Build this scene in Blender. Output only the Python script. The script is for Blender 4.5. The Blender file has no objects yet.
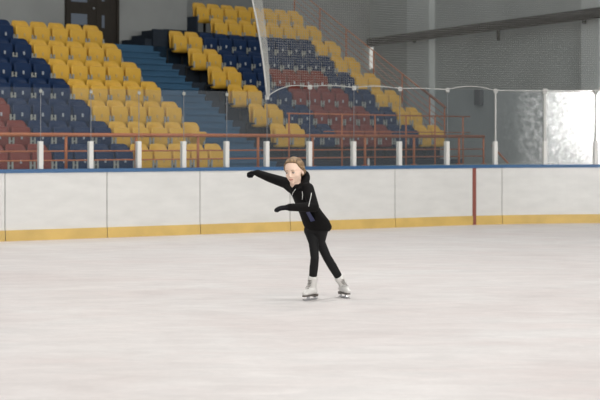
import bpy, bmesh, math, random
from mathutils import Vector, Matrix, noise
random.seed(7)
C = bpy.context.scene
COL = C.collection
PI = math.pi

# ---------------------------------------------------------------- camera frame
F = 1450.0            # focal length in pixels of the 600 px wide frame
HC = 1.51             # camera height
HZ = 142.0            # horizon row

def P(px, py, d):     # a point at depth d seen at pixel px, py (used once, to survey the place)
    return Vector(((px - 300) * d / F, d, HC - (py - HZ) * d / F))

# ---------------------------------------------------------------- helpers
def link(o, parent=None):
    COL.objects.link(o)
    if parent is not None:
        o.parent = parent
    return o

def tag(o, label=None, cat=None, group=None, kind=None):
    if label: o['label'] = label
    if cat: o['category'] = cat
    if group: o['group'] = group
    if kind: o['kind'] = kind
    return o

def empty(name, loc=(0, 0, 0), rz=0.0):
    o = bpy.data.objects.new(name, None)
    o.empty_display_size = 0.1
    o.location = loc
    o.rotation_euler = (0, 0, rz)
    return link(o)

class MB:
    """collects shapes for ONE mesh object"""
    def __init__(self):
        self.bm = bmesh.new()
    def poly(self, verts, faces):
        vs = [self.bm.verts.new(v) for v in verts]
        for f in faces:
            try: self.bm.faces.new([vs[i] for i in f])
            except ValueError: pass
        return vs
    def box(self, x0, x1, y0, y1, z0, z1):
        v = [(x0,y0,z0),(x1,y0,z0),(x1,y1,z0),(x0,y1,z0),(x0,y0,z1),(x1,y0,z1),(x1,y1,z1),(x0,y1,z1)]
        self.poly(v, [(3,2,1,0),(4,5,6,7),(0,1,5,4),(1,2,6,5),(2,3,7,6),(3,0,4,7)])
        return self
    def prism(self, pts, z0, z1):            # plan polygon, counter-clockwise
        n = len(pts)
        v = [(p[0], p[1], z0) for p in pts] + [(p[0], p[1], z1) for p in pts]
        f = [tuple(range(n-1, -1, -1)), tuple(range(n, 2*n))]
        f += [(i, (i+1) % n, n + (i+1) % n, n + i) for i in range(n)]
        self.poly(v, f)
        return self
    def tube(self, pts, r, n=8, caps=True):
        pts = [Vector(p) for p in pts]
        rs = r if isinstance(r, (list, tuple)) else [r] * len(pts)
        rings = []
        up = None
        for i, p in enumerate(pts):
            if i == 0: t = pts[1] - p
            elif i == len(pts) - 1: t = p - pts[i-1]
            else: t = (pts[i+1] - p).normalized() + (p - pts[i-1]).normalized()
            t.normalize()
            if up is None:
                up = Vector((0, 0, 1)) if abs(t.z) < 0.9 else Vector((0, 1, 0))
            a = t.cross(up); a.normalize()
            b = a.cross(t); b.normalize()
            up = b
            rings.append([self.bm.verts.new(p + (a * math.cos(2*PI*k/n) + b * math.sin(2*PI*k/n)) * rs[i]) for k in range(n)])
        for i in range(len(rings) - 1):
            for k in range(n):
                self.bm.faces.new((rings[i][k], rings[i][(k+1) % n], rings[i+1][(k+1) % n], rings[i+1][k]))
        if caps:
            self.bm.faces.new(list(reversed(rings[0])))
            self.bm.faces.new(rings[-1])
        return self
    def loft(self, rings, caps=True):
        R = [[self.bm.verts.new(v) for v in ring] for ring in rings]
        n = len(R[0])
        for i in range(len(R) - 1):
            for k in range(n):
                self.bm.faces.new((R[i][k], R[i][(k+1) % n], R[i+1][(k+1) % n], R[i+1][k]))
        if caps:
            self.bm.faces.new(list(reversed(R[0])))
            self.bm.faces.new(R[-1])
        return self
    def ball(self, c, rx, ry=None, rz=None, M=None, n=16, m=10):
        ry = rx if ry is None else ry
        rz = rx if rz is None else rz
        c = Vector(c)
        g = bmesh.ops.create_uvsphere(self.bm, u_segments=n, v_segments=m, radius=1.0)
        for v in g['verts']:
            q = Vector((v.co.x * rx, v.co.y * ry, v.co.z * rz))
            if M is not None: q = M @ q
            v.co = q + c
        return self
    def capsule(self, a, b, ra, rb, n=12):
        a = Vector(a); b = Vector(b)
        t = b - a
        L = t.length
        d = t.normalized()
        pts = []; rs = []
        for k in range(5):
            ph = -PI/2 + (k + 0.35) * (PI/2) / 5.0
            pts.append(a + d * (ra * math.sin(ph))); rs.append(max(ra * math.cos(ph), 0.0015))
        pts.append(a); rs.append(ra)
        pts.append(b); rs.append(rb)
        for k in range(5):
            ph = (k + 1 - 0.35) * (PI/2) / 5.0
            pts.append(b + d * (rb * math.sin(ph))); rs.append(max(rb * math.cos(ph), 0.0015))
        self.tube(pts, rs, n)
        return self
    def chain(self, pts, rs, n=12):
        for i in range(len(pts) - 1):
            self.capsule(pts[i], pts[i+1], rs[i], rs[i+1], n)
        return self
    def mesh(self, name, m=None, smooth=False, bevel=0.0, seg=2):
        if bevel:
            bmesh.ops.bevel(self.bm, geom=list(self.bm.edges), offset=bevel, segments=seg, affect='EDGES', profile=0.5, clamp_overlap=True)
        bmesh.ops.recalc_face_normals(self.bm, faces=list(self.bm.faces))
        me = bpy.data.meshes.new(name)
        self.bm.to_mesh(me)
        self.bm.free()
        if m is not None: me.materials.append(m)
        if smooth:
            for p in me.polygons: p.use_smooth = True
        return me
    def build(self, name, m=None, parent=None, smooth=False, bevel=0.0, seg=2):
        return link(bpy.data.objects.new(name, self.mesh(name, m, smooth, bevel, seg)), parent)

def remeshed(mb, name, m, parent, voxel=0.008, smooth_iter=4):
    """union of the collected shapes as one continuous skin"""
    o = mb.build('tmp_skin', None)
    r = o.modifiers.new('r', 'REMESH'); r.mode = 'VOXEL'; r.voxel_size = voxel
    s = o.modifiers.new('s', 'SMOOTH'); s.iterations = smooth_iter; s.factor = 0.5
    dg = bpy.context.evaluated_depsgraph_get()
    me = bpy.data.meshes.new_from_object(o.evaluated_get(dg))
    old = o.data
    bpy.data.objects.remove(o)
    bpy.data.meshes.remove(old)
    me.name = name
    me.materials.clear(); me.materials.append(m)
    for p in me.polygons: p.use_smooth = True
    return link(bpy.data.objects.new(name, me), parent)

# ---------------------------------------------------------------- materials
def mat(name, col, rough=0.5, metal=0.0, spec=0.5, var=0.0, scale=8.0, bump=0.0, stretch=None):
    m = bpy.data.materials.new(name); m.use_nodes = True
    nt = m.node_tree; b = nt.nodes['Principled BSDF']
    b.inputs['Base Color'].default_value = (*col, 1)
    b.inputs['Roughness'].default_value = rough
    b.inputs['Metallic'].default_value = metal
    b.inputs['Specular IOR Level'].default_value = spec
    if var or bump:
        tc = nt.nodes.new('ShaderNodeTexCoord')
        nz = nt.nodes.new('ShaderNodeTexNoise')
        nz.inputs['Scale'].default_value = scale
        nz.inputs['Detail'].default_value = 5
        if stretch:
            mp = nt.nodes.new('ShaderNodeMapping')
            mp.inputs['Scale'].default_value = stretch
            nt.links.new(tc.outputs['Object'], mp.inputs['Vector'])
            nt.links.new(mp.outputs['Vector'], nz.inputs['Vector'])
        else:
            nt.links.new(tc.outputs['Object'], nz.inputs['Vector'])
        if var:
            r = nt.nodes.new('ShaderNodeMapRange')
            r.inputs['From Min'].default_value = 0.3; r.inputs['From Max'].default_value = 0.7
            r.inputs['To Min'].default_value = 1 - var; r.inputs['To Max'].default_value = 1 + var
            nt.links.new(nz.outputs['Fac'], r.inputs['Value'])
            mx = nt.nodes.new('ShaderNodeMix'); mx.data_type = 'RGBA'; mx.blend_type = 'MULTIPLY'
            mx.inputs['Factor'].default_value = 1
            mx.inputs['A'].default_value = (*col, 1)
            nt.links.new(r.outputs['Result'], mx.inputs['B'])
            nt.links.new(mx.outputs['Result'], b.inputs['Base Color'])
        if bump:
            bp = nt.nodes.new('ShaderNodeBump'); bp.inputs['Strength'].default_value = bump
            nt.links.new(nz.outputs['Fac'], bp.inputs['Height'])
            nt.links.new(bp.outputs['Normal'], b.inputs['Normal'])
    return m

def ice_material():
    m = bpy.data.materials.new('ice'); m.use_nodes = True
    nt = m.node_tree; b = nt.nodes['Principled BSDF']
    N = nt.nodes.new; L = nt.links.new
    tc = N('ShaderNodeTexCoord')
    def streak(sx, sy, rot, scale):
        mp = N('ShaderNodeMapping'); mp.inputs['Scale'].default_value = (sx, sy, 1); mp.inputs['Rotation'].default_value = (0, 0, rot)
        n = N('ShaderNodeTexNoise'); n.inputs['Scale'].default_value = scale; n.inputs['Detail'].default_value = 6; n.inputs['Roughness'].default_value = 0.62
        n.inputs['Distortion'].default_value = 0.6
        L(tc.outputs['Object'], mp.inputs['Vector']); L(mp.outputs['Vector'], n.inputs['Vector'])
        return n
    a = streak(0.5, 0.6, 0.2, 1.0)      # broad cloudiness
    s = streak(0.8, 1.9, -0.3, 2.2)     # skate wear
    g = streak(1.5, 1.2, 0.5, 9.0)      # fine snow
    r1 = N('ShaderNodeValToRGB'); r1.color_ramp.elements[0].position = 0.33; r1.color_ramp.elements[1].position = 0.66
    r1.color_ramp.elements[0].color = (0.635, 0.585, 0.57, 1); r1.color_ramp.elements[1].color = (0.70, 0.675, 0.662, 1)
    L(a.outputs['Fac'], r1.inputs['Fac'])
    r2 = N('ShaderNodeMapRange'); r2.inputs['From Min'].default_value = 0.3; r2.inputs['From Max'].default_value = 0.7
    r2.inputs['To Min'].default_value = 0.90; r2.inputs['To Max'].default_value = 1.06
    L(s.outputs['Fac'], r2.inputs['Value'])
    r3 = N('ShaderNodeMapRange'); r3.inputs['From Min'].default_value = 0.3; r3.inputs['From Max'].default_value = 0.7
    r3.inputs['To Min'].default_value = 0.97; r3.inputs['To Max'].default_value = 1.03
    L(g.outputs['Fac'], r3.inputs['Value'])
    mu = N('ShaderNodeMath'); mu.operation = 'MULTIPLY'; L(r2.outputs['Result'], mu.inputs[0]); L(r3.outputs['Result'], mu.inputs[1])
    mx = N('ShaderNodeMix'); mx.data_type = 'RGBA'; mx.blend_type = 'MULTIPLY'; mx.inputs['Factor'].default_value = 1
    L(r1.outputs['Color'], mx.inputs['A']); L(mu.outputs['Value'], mx.inputs['B'])
    # old paint showing pink through the ice at the left
    pk = N('ShaderNodeMix'); pk.data_type = 'RGBA'; pk.blend_type = 'MIX'
    pn = streak(0.35, 1.6, -0.25, 1.1)
    rp = N('ShaderNodeMapRange'); rp.inputs['From Min'].default_value = 0.52; rp.inputs['From Max'].default_value = 0.74
    rp.inputs['To Min'].default_value = 0.0; rp.inputs['To Max'].default_value = 0.35
    L(pn.outputs['Fac'], rp.inputs['Value']); L(rp.outputs['Result'], pk.inputs['Factor'])
    L(mx.outputs['Result'], pk.inputs['A']); pk.inputs['B'].default_value = (0.64, 0.545, 0.525, 1)
    L(pk.outputs['Result'], b.inputs['Base Color'])
    b.inputs['Roughness'].default_value = 0.42
    b.inputs['Specular IOR Level'].default_value = 0.25
    bp = N('ShaderNodeBump'); bp.inputs['Strength'].default_value = 0.05
    L(s.outputs['Fac'], bp.inputs['Height']); L(bp.outputs['Normal'], b.inputs['Normal'])
    return m

def glass_material(name, haze, gloss_rough, gloss, scratch, wear=None):
    m = bpy.data.materials.new(name); m.use_nodes = True
    nt = m.node_tree; N = nt.nodes.new; L = nt.links.new
    nt.nodes.remove(nt.nodes['Principled BSDF'])
    out = nt.nodes['Material Output']
    tr = N('ShaderNodeBsdfTransparent'); tr.inputs['Color'].default_value = (0.975, 0.985, 0.985, 1)
    gl = N('ShaderNodeBsdfGlossy'); gl.inputs['Roughness'].default_value = gloss_rough
    df = N('ShaderNodeBsdfDiffuse'); df.inputs['Color'].default_value = (0.74, 0.80, 0.86, 1)
    m1 = N('ShaderNodeMixShader'); m2 = N('ShaderNodeMixShader')
    m1.inputs['Fac'].default_value = haze
    L(tr.outputs[0], m1.inputs[1]); L(df.outputs[0], m1.inputs[2])
    m2.inputs['Fac'].default_value = gloss
    L(m1.outputs[0], m2.inputs[1]); L(gl.outputs[0], m2.inputs[2])
    if scratch:
        tc = N('ShaderNodeTexCoord')
        n1 = N('ShaderNodeTexNoise'); n1.inputs['Scale'].default_value = 16; n1.inputs['Detail'].default_value = 6; n1.inputs['Roughness'].default_value = 0.7; n1.inputs['Distortion'].default_value = 0.4
        L(tc.outputs['Object'], n1.inputs['Vector'])
        r = N('ShaderNodeMapRange'); r.inputs['From Min'].default_value = 0.40; r.inputs['From Max'].default_value = 0.66
        r.inputs['To Min'].default_value = 0.45; r.inputs['To Max'].default_value = 1.8
        L(n1.outputs['Fac'], r.inputs['Value'])
        mu = N('ShaderNodeMath'); mu.operation = 'MULTIPLY'; mu.inputs[1].default_value = gloss
        L(r.outputs['Result'], mu.inputs[0]); L(mu.outputs['Value'], m2.inputs['Fac'])
        bp = N('ShaderNodeBump'); bp.inputs['Strength'].default_value = scratch; bp.inputs['Distance'].default_value = 0.004
        L(n1.outputs['Fac'], bp.inputs['Height']); L(bp.outputs['Normal'], gl.inputs['Normal'])
    last = m2
    if scratch:
        g2 = N('ShaderNodeBsdfGlossy'); g2.inputs['Roughness'].default_value = 0.30
        n2 = N('ShaderNodeTexNoise'); n2.inputs['Scale'].default_value = 9; n2.inputs['Detail'].default_value = 9; n2.inputs['Roughness'].default_value = 0.8
        L(tc.outputs['Object'], n2.inputs['Vector'])
        r2 = N('ShaderNodeMapRange'); r2.inputs['From Min'].default_value = 0.42; r2.inputs['From Max'].default_value = 0.68
        r2.inputs['To Min'].default_value = 0.015; r2.inputs['To Max'].default_value = 0.34 if wear else 0.16
        L(n2.outputs['Fac'], r2.inputs['Value'])
        last = N('ShaderNodeMixShader')
        fac = r2.outputs['Result']
        if wear:                     # scuffs lie mostly towards one end of the sheet
            sx = N('ShaderNodeSeparateXYZ'); L(tc.outputs['Object'], sx.inputs[0])
            wn = N('ShaderNodeMath'); wn.operation = 'MULTIPLY_ADD'; wn.inputs[1].default_value = 0.5
            L(n2.outputs['Fac'], wn.inputs[0]); L(sx.outputs['X'], wn.inputs[2])
            wr = N('ShaderNodeMapRange'); wr.interpolation_type = 'SMOOTHSTEP'
            wr.inputs['From Min'].default_value = wear[0]; wr.inputs['From Max'].default_value = wear[1]
            L(wn.outputs['Value'], wr.inputs['Value'])
            wm = N('ShaderNodeMath'); wm.operation = 'MULTIPLY'
            L(fac, wm.inputs[0]); L(wr.outputs['Result'], wm.inputs[1]); fac = wm.outputs['Value']
        L(fac, last.inputs['Fac']); L(m2.outputs[0], last.inputs[1]); L(g2.outputs[0], last.inputs[2])
    L(last.outputs[0], out.inputs['Surface'])
    return m

def emit(name, col, s):
    m = bpy.data.materials.new(name); m.use_nodes = True
    nt = m.node_tree
    nt.nodes.remove(nt.nodes['Principled BSDF'])
    e = nt.nodes.new('ShaderNodeEmission'); e.inputs[0].default_value = (*col, 1); e.inputs[1].default_value = s
    nt.links.new(e.outputs[0], nt.nodes['Material Output'].inputs['Surface'])
    return m

M = dict(
    ice=ice_material(),
    concrete=mat('concrete floor', (0.16, 0.17, 0.165), 0.8, var=0.15, scale=3),
    wall=mat('grey plaster wall', (0.30, 0.31, 0.30), 0.9, spec=0.2, var=0.10, scale=0.8, bump=0.03),
    wall_end=mat('grey painted end wall', (0.43, 0.465, 0.455), 0.9, spec=0.2, var=0.10, scale=0.6, bump=0.03),
    pilaster=mat('light grey pilaster', (0.58, 0.62, 0.61), 0.9, spec=0.2, var=0.06, scale=0.6),
    board=mat('white board plastic', (0.645, 0.64, 0.62), 0.35, var=0.05, scale=2.5, stretch=(1, 1, 3)),
    cap=mat('blue cap rail', (0.030, 0.105, 0.235), 0.4),
    kick=mat('yellow kick strip', (0.60, 0.41, 0.12), 0.45, var=0.10, scale=3),
    red=mat('red paint', (0.235, 0.062, 0.042), 0.45),
    stub=mat('white painted post', (0.66, 0.65, 0.62), 0.4),
    strip=mat('clear grey glazing strip', (0.20, 0.21, 0.22), 0.4),
    clip=mat('white plastic clip', (0.50, 0.50, 0.48), 0.5),
    glass=glass_material('clear rink glass', 0.022, 0.03, 0.03, 0),
    scuffed=glass_material('scuffed rink glass', 0.03, 0.13, 0.11, 0.25),
    part_scuffed=glass_material('partly scuffed rink glass', 0.025, 0.13, 0.045, 0.25, (0.50, 1.25)),
    net=mat('white net cord', (0.50, 0.50, 0.47), 0.8),
    rope=mat('white rope', (0.48, 0.48, 0.46), 0.8),
    yellow=mat('yellow seat plastic', (0.70, 0.405, 0.048), 0.42, var=0.05, scale=6),
    navy=mat('navy seat plastic', (0.004, 0.022, 0.074), 0.5, spec=0.3, var=0.10, scale=6),
    maroon=mat('maroon seat plastic', (0.190, 0.038, 0.026), 0.5, spec=0.3, var=0.10, scale=6),
    bracket=mat('grey bracket metal', (0.33, 0.34, 0.31), 0.5),
    dark_metal=mat('dark support metal', (0.02, 0.022, 0.024), 0.6),
    plate=mat('pale number plate', (0.42, 0.45, 0.48), 0.5),
    plate_y=mat('worn plate on yellow', (0.58, 0.40, 0.14), 0.5),
    tier=mat('navy painted concrete', (0.010, 0.019, 0.032), 0.75, var=0.2, scale=4),
    stair=mat('blue painted stair', (0.030, 0.098, 0.180), 0.7, var=0.08, scale=3),
    parapet=mat('pale grey concrete', (0.30, 0.32, 0.29), 0.8, var=0.1, scale=3),
    orange=mat('orange rail paint', (0.41, 0.120, 0.034), 0.5, var=0.06, scale=5),
    rust=mat('brown rail paint', (0.22, 0.075, 0.03), 0.5),
    pipe=mat('dark grey pipe', (0.020, 0.018, 0.015), 0.8, spec=0.2, var=0.25, scale=3),
    door=mat('dark brown door', (0.022, 0.016, 0.010), 0.5, var=0.2, scale=4, stretch=(6, 1, 1)),
    pane=mat('bluish door pane', (0.16, 0.19, 0.235), 0.25),
    steel=mat('brushed steel', (0.55, 0.56, 0.58), 0.3, metal=1.0),
    box=mat('grey box paint', (0.10, 0.105, 0.105), 0.6),
    skin=mat('skin', (0.86, 0.635, 0.505), 0.5, spec=0.3),
    lips=mat('lips', (0.50, 0.22, 0.18), 0.45),
    eye=mat('eye', (0.10, 0.07, 0.055), 0.3),
    eyewhite=mat('eye white', (0.62, 0.55, 0.50), 0.3),
    brow=mat('eyebrow', (0.30, 0.19, 0.11), 0.7),
    hair=mat('dark blond hair', (0.21, 0.132, 0.064), 0.55, var=0.7, scale=75, bump=0.3, stretch=(1, 0.35, 1)),
    black=mat('black knit cloth', (0.0055, 0.005, 0.005), 0.8, spec=0.15, bump=0.10, scale=60),
    glove=mat('black glove', (0.006, 0.006, 0.008), 0.8, spec=0.15),
    legging=mat('black legging', (0.008, 0.008, 0.0085), 0.65, spec=0.2),
    white=mat('white cord', (0.70, 0.70, 0.68), 0.6),
    navycloth=mat('navy pocket cloth', (0.035, 0.042, 0.11), 0.8),
    boot=mat('white skate leather', (0.66, 0.645, 0.62), 0.4),
    sole=mat('skate sole', (0.10, 0.085, 0.075), 0.5),
    bottle=mat('white bottle', (0.75, 0.74, 0.72), 0.4),
    daylight=emit('daylight behind window', (1.0, 0.985, 0.96), 105.0),
    slit=emit('daylight in slit', (0.95, 0.95, 0.88), 0.62),
)

# ================================================================ STANDS FRAME
A = 0.7519
UX = Vector((math.cos(A), math.sin(A), 0)); VX = Vector((-math.sin(A), math.cos(A), 0))
O = Vector((-6.038, 30.279, 0))
W = 0.45; T = 0.6923; RISE = 0.43043
ZTOP = HC + 2.5508                # top of the backrests of the left block's top row
GAP = 4.1551
def S(u, v, z=0.0):
    p = O + UX * u + VX * v
    return Vector((p.x, p.y, z))
def u_at(px, v):                  # where the sight line meets a line along the rows
    k = (px - 300) / F
    p = O + VX * v
    return (k * p.y - p.x) / (UX.x - k * UX.y)
def floor_z(r): return ZTOP - RISE * r - 0.80
SR = Matrix.Translation(O) @ Matrix.Rotation(A, 4, 'Z')
def stand_obj(mb, name, m, parent=None, **k):   # mesh given in (u, v, z)
    o = mb.build(name, m, parent, **k)
    if parent is None:
        o.matrix_world = SR
    return o

V_PAR = -6 * T - 1.45             # front parapet
U_L = -8 * W                      # left end of the stand (outside the frame)
U_A0 = 5 * W + 0.02               # stairs from ... to
U_A1 = GAP - 0.36
U_R = GAP + 12 * W + 0.12         # right end

stand = empty('grandstand', O, A)
tag(stand, 'stepped navy concrete grandstand with blue stairs carrying all the seats', 'grandstand', kind='structure')
for r in range(0, 7):
    v1 = 0.10 - T * r
    v0 = v1 - T if r < 6 else V_PAR
    z = floor_z(r)
    MB().box(U_L - (2.0 if r == 6 else 0), U_A0, v0, v1, -0.02, z).build('tier', M['tier'], stand)
    if r < 6:
        MB().box(U_A1, U_R, v0, v1, -0.02, z).build('tier', M['tier'], stand)
# upper tiers of the right block
U_45 = GAP + 4 * W - 0.32
for r in (-1, -2):
    v1 = 0.10 - T * r
    MB().box(U_45, U_R, v1 - T, v1, -0.02, floor_z(r)).build('tier', M['tier'], stand)
# bottom floor in front of right block
MB().box(U_A0, U_R + 1.4, V_PAR, 0.10 - T * 6, -0.02, floor_z(6)).build('bottom_walkway', M['stair'], stand)
# landing
MB().box(U_L, U_45, 0.10, 1.15, -0.02, floor_z(-1)).build('landing', M['stair'], stand)
# stairs
st = MB()
h3 = RISE / 3; run = T / 3
for r in range(0, 6):
    zb = floor_z(r); vr = 0.10 - T * r
    st.box(U_A0, U_A1, vr - T, vr, -0.02, zb)
for r in range(0, 7):
    zb = floor_z(r); vr = 0.10 - T * r
    for j in (1, 2):
        st.box(U_A0, U_A1, vr - run * (3 - j), vr, zb - 0.01, zb + h3 * j)
    for j in (1, 2, 3):
        if r == 0 and j == 3: continue
        st.box(U_A0, U_A1, vr - run * (3 - j) - 0.03, vr - run * (3 - j) + 0.01, zb + h3 * j - 0.035, zb + h3 * j + 0.002)
st.build('staircase', M['stair'], stand)
# little steps beside the landing and navy kick boards around the upper rows
for (xa, xb, yt) in ((145, 155, 38.5), (155, 165, 34.0), (165, 187, 29.0)):
    v = 0.16
    ua, ub = u_at(xa, v), u_at(xb, v)
    d = (O + UX * ua + VX * v).y
    MB().box(ua, ub, v, 1.05, floor_z(-1), P(xa, yt, d).z).build('step_block', M['tier'], stand)
MB().box(GAP - 0.36, U_45, 0.10, 0.16, floor_z(0), ZTOP + 0.02).build('kick_board', M['tier'], stand)
MB().box(U_45, U_R - 0.2, 0.10, 0.13, floor_z(0), ZTOP - 0.01).build('kick_board', M['tier'], stand)
sb_ = MB()
sb_.box(U_45 - 0.02, U_45 + 0.03, 0.17, 0.10 + T, floor_z(-1), floor_z(-1) + 0.36)
sb_.box(U_45 - 0.02, U_45 + 0.03, 0.10 + T, 0.10 + 2 * T, floor_z(-1), floor_z(-2) + 0.40)
sb_.build('side_board', M['tier'], stand)
# parapet
MB().box(U_L - 2.0, U_R + 1.4, V_PAR - 0.15, V_PAR, -0.02, 1.03).build('parapet', M['parapet'], stand)

# ---------------------------------------------------------------- seats
def seat_back():
    mb = MB()
    w = 0.208; z0 = 0.36; z1 = 0.80; rc = 0.10
    out = [(-w + 0.015, z0), (w - 0.015, z0)]
    out += [(w, z0 + 0.10)]
    for k in range(0, 6):
        t = k * PI / 10
        out.append((w - rc + rc * math.cos(t), z1 - rc + rc * math.sin(t)))
    for k in range(0, 6):
        t = PI / 2 + k * PI / 10
        out.append((-w + rc + rc * math.cos(t), z1 - rc + rc * math.sin(t)))
    out.append((-w, z0 + 0.10))
    # strips across the width so the shell can curve
    xs = [-w + i * 2 * w / 12 for i in range(13)]
    def zrange(x):
        zs = []
        n = len(out)
        for i in range(n):
            (xa, za), (xb, zb) = out[i], out[(i+1) % n]
            if abs(xb - xa) < 1e-9:
                if abs(x - xa) < 1e-6: zs += [za, zb]
                continue
            t = (x - xa) / (xb - xa)
            if -1e-6 <= t <= 1 + 1e-6: zs.append(za + (zb - za) * t)
        return min(zs), max(zs)
    rings = []
    for x in xs:
        a, b = zrange(max(-w + 1e-4, min(w - 1e-4, x)))
        row = []
        for side in (0, 1):
            for k in range(7):
                kk = k if side == 0 else 6 - k
                z = a + (b - a) * kk / 6
                y = 0.02 + (z - 0.36) * 0.10 - 0.05 * (1 - ((0.8 - z) / 0.44)) * 0 - 0.045 * (x / w) ** 2
                y += 0.025 * ((z - 0.58) / 0.22) ** 2 - 0.02
                row.append((x, y - (0.0 if side else 0.026), z))
        rings.append(row)
    mb.loft(rings)
    return mb
def seat_pan(open_angle=0.0):
    mb = MB()
    w = 0.196
    prof = [(-0.085, 0.300), (-0.165, 0.288), (-0.198, 0.315), (-0.1985, 0.42), (-0.190, 0.53), (-0.175, 0.645), (-0.160, 0.672), (-0.135, 0.675), (-0.118, 0.65), (-0.105, 0.52)]
    rings = []
    for x, s in ((-w, 0.86), (-w + 0.012, 0.96), (-w + 0.035, 1.0), (-0.07, 1.01), (0.07, 1.01), (w - 0.035, 1.0), (w - 0.012, 0.96), (w, 0.86)):
        cy, cz = -0.145, 0.48
        ring = []
        for (y, z) in prof:
            yy = cy + (y - cy) * s + 0.012 * (1 - abs(x) / w); zz = cz + (z - cz) * s
            if open_angle:
                dy, dz = yy + 0.10, zz - 0.40
                c, sn = math.cos(open_angle), math.sin(open_angle)
                yy, zz = -0.10 + dy * c - dz * sn, 0.40 + dy * sn + dz * c
            ring.append((x, yy, zz))
        rings.append(ring)
    mb.loft(rings)
    return mb
def seat_bracket(s):
    mb = MB()
    for s in (s,):
        x = s * 0.186
        mb.box(x - 0.017, x + 0.017, -0.222, -0.202, 0.345, 0.488)
        a, b = sorted((x, s * 0.222))
        mb.box(a, b, -0.218, -0.204, 0.405, 0.43)
    return mb
def seat_support(s):
    mb = MB()
    a, b = sorted((s * 0.200, s * 0.218))
    mb.box(a, b, -0.20, 0.03, 0.345, 0.385)
    mb.box(a, b, 0.03, 0.07, 0.0, 0.385)
    return mb
def seat_plate():
    mb = MB()
    mb.box(-0.017, 0.017, -0.2010, -0.178, 0.452, 0.520)
    return mb
BACK = {}; PAN = {}
for c in ('yellow', 'navy', 'maroon'):
    BACK[c] = seat_back().mesh('backrest', M[c], True)
    PAN[c] = seat_pan().mesh('seat_pan', M[c], True)
PAN_OPEN = seat_pan(math.radians(36)).mesh('seat_pan_open', M['yellow'], True)
BRK = [seat_bracket(s).mesh('bracket', M['bracket']) for s in (-1, 1)]
SUP = [seat_support(s).mesh('support', M['dark_metal']) for s in (-1, 1)]
PLT = {'yellow': seat_plate().mesh('number_plate', M['plate_y']),
       'navy': seat_plate().mesh('number_plate', M['plate'])}
PLT['maroon'] = PLT['navy']
ORD = ['', 'first', 'second', 'third', 'fourth', 'fifth', 'sixth', 'seventh', 'eighth', 'ninth', 'tenth', 'eleventh', 'twelfth', 'thirteenth']

def add_seat(u, r, c, label, group, opened=False):
    p = S(u, -T * r, floor_z(r))
    root = empty('stadium_seat', p, A)
    tag(root, label, 'seat', group)
    for nm, me in (('backrest', BACK[c]), ('seat_pan', PAN_OPEN if opened else PAN[c]), ('bracket', BRK[0]), ('bracket', BRK[1]), ('support', SUP[0]), ('support', SUP[1]), ('number_plate', PLT[c])):
        if nm == 'number_plate' and opened: continue
        ch = bpy.data.objects.new(nm, me)
        link(ch, root)
    return root

rowname_l = ['top row', 'second row from the top', 'third row from the top', 'fourth row from the top', 'third row from the bottom', 'second row from the bottom', 'bottom row']
for r in range(7):
    for c in range(-9, 5):
        u = c * W + 0.21
        p = S(u, -T * r)
        if 300 + F * (p.x + 0.2) / p.y < -4: continue
        col = 'yellow' if c >= 0 else ('navy' if c >= -4 else 'maroon')
        n = 5 - c
        opened = (r == 5 and c == 4)
        lab = f'{col} folding seat, left block, {rowname_l[r]}, {ORD[n]} from the stairs'
        if opened: lab = 'yellow folding seat with its pan tipped half down, left block, beside the stairs'
        add_seat(u, r, col, lab, 'seats of the left block', opened)
rowname_r = ['top row', 'second row from the top', 'third row from the top', 'fourth row from the top', 'fifth row from the top', 'third row from the bottom', 'second row from the bottom', 'bottom row']
for i in range(8):
    r = i - 2
    for c in range(12):
        if r < 0:
            if c < 4: continue
            col = 'yellow'
            lab = f'{col} folding seat, right block, {rowname_r[i]}, {ORD[c-3]} from the left end'
        else:
            if c < 2 or c > 9: col = 'yellow'
            elif r < 2: col = 'navy'
            else: col = 'maroon' if 4 <= c <= 7 else 'navy'
            lab = f'{col} folding seat, right block, {rowname_r[i]}, {ORD[c+1]} from the stairs'
        add_seat(GAP + c * W + 0.21, r, col, lab, 'seats of the right block')

# ---------------------------------------------------------------- guard rails
def rail_thing(name, label):
    e = empty(name, O, A)
    tag(e, label, 'railing')
    return e
# long front rail on the parapet
vr = V_PAR - 0.075
fr = rail_thing('guard_rail', 'long orange guard rail on the parapet along the front of the stand')
uL = U_L - 1.9; uR = u_at(484, vr)
MB().tube([(uL, vr, 1.63), (uR, vr, 1.63)], 0.036, 10).build('top_rail', M['orange'], fr, True)
for z in (1.355, 1.20):
    MB().tube([(uL, vr, z), (uR, vr, z)], 0.013, 8).build('mid_rail', M['orange'], fr, True)
for px in (-12, 66, 136, 198, 258, 312.5, 365, 414, 459, 483.5):
    u = u_at(px, vr)
    MB().tube([(u, vr, 1.03), (u, vr, 1.61)], 0.026 if px < 480 else 0.022, 8).build('rail_post', M['orange'], fr, True)
    MB().box(u - 0.05, u + 0.05, vr - 0.05, vr + 0.05, 1.03, 1.045).build('post_foot', M['orange'], fr)
# taller rail in front of the right block
vt = V_PAR + 0.25
tr_ = rail_thing('guard_rail', 'thin taller orange guard rail in front of the right seat block, behind the parapet rail')
uA = u_at(287, vt); uB = u_at(470, vt)
def zt(u): return 2.07 + 0 * u
MB().tube([(uA, vt, 2.07), (uB, vt, 2.07)], 0.014, 8).build('top_rail', M['orange'], tr_, True)
MB().tube([(uA + 1.0, vt, 1.72), (uB, vt, 1.72)], 0.010, 8).build('mid_rail', M['orange'], tr_, True)
for px in (289, 342, 375, 406, 435, 463):
    u = u_at(px, vt)
    MB().tube([(u, vt, floor_z(6)), (u, vt, 2.07)], 0.016, 8).build('rail_post', M['orange'], tr_, True)
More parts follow.
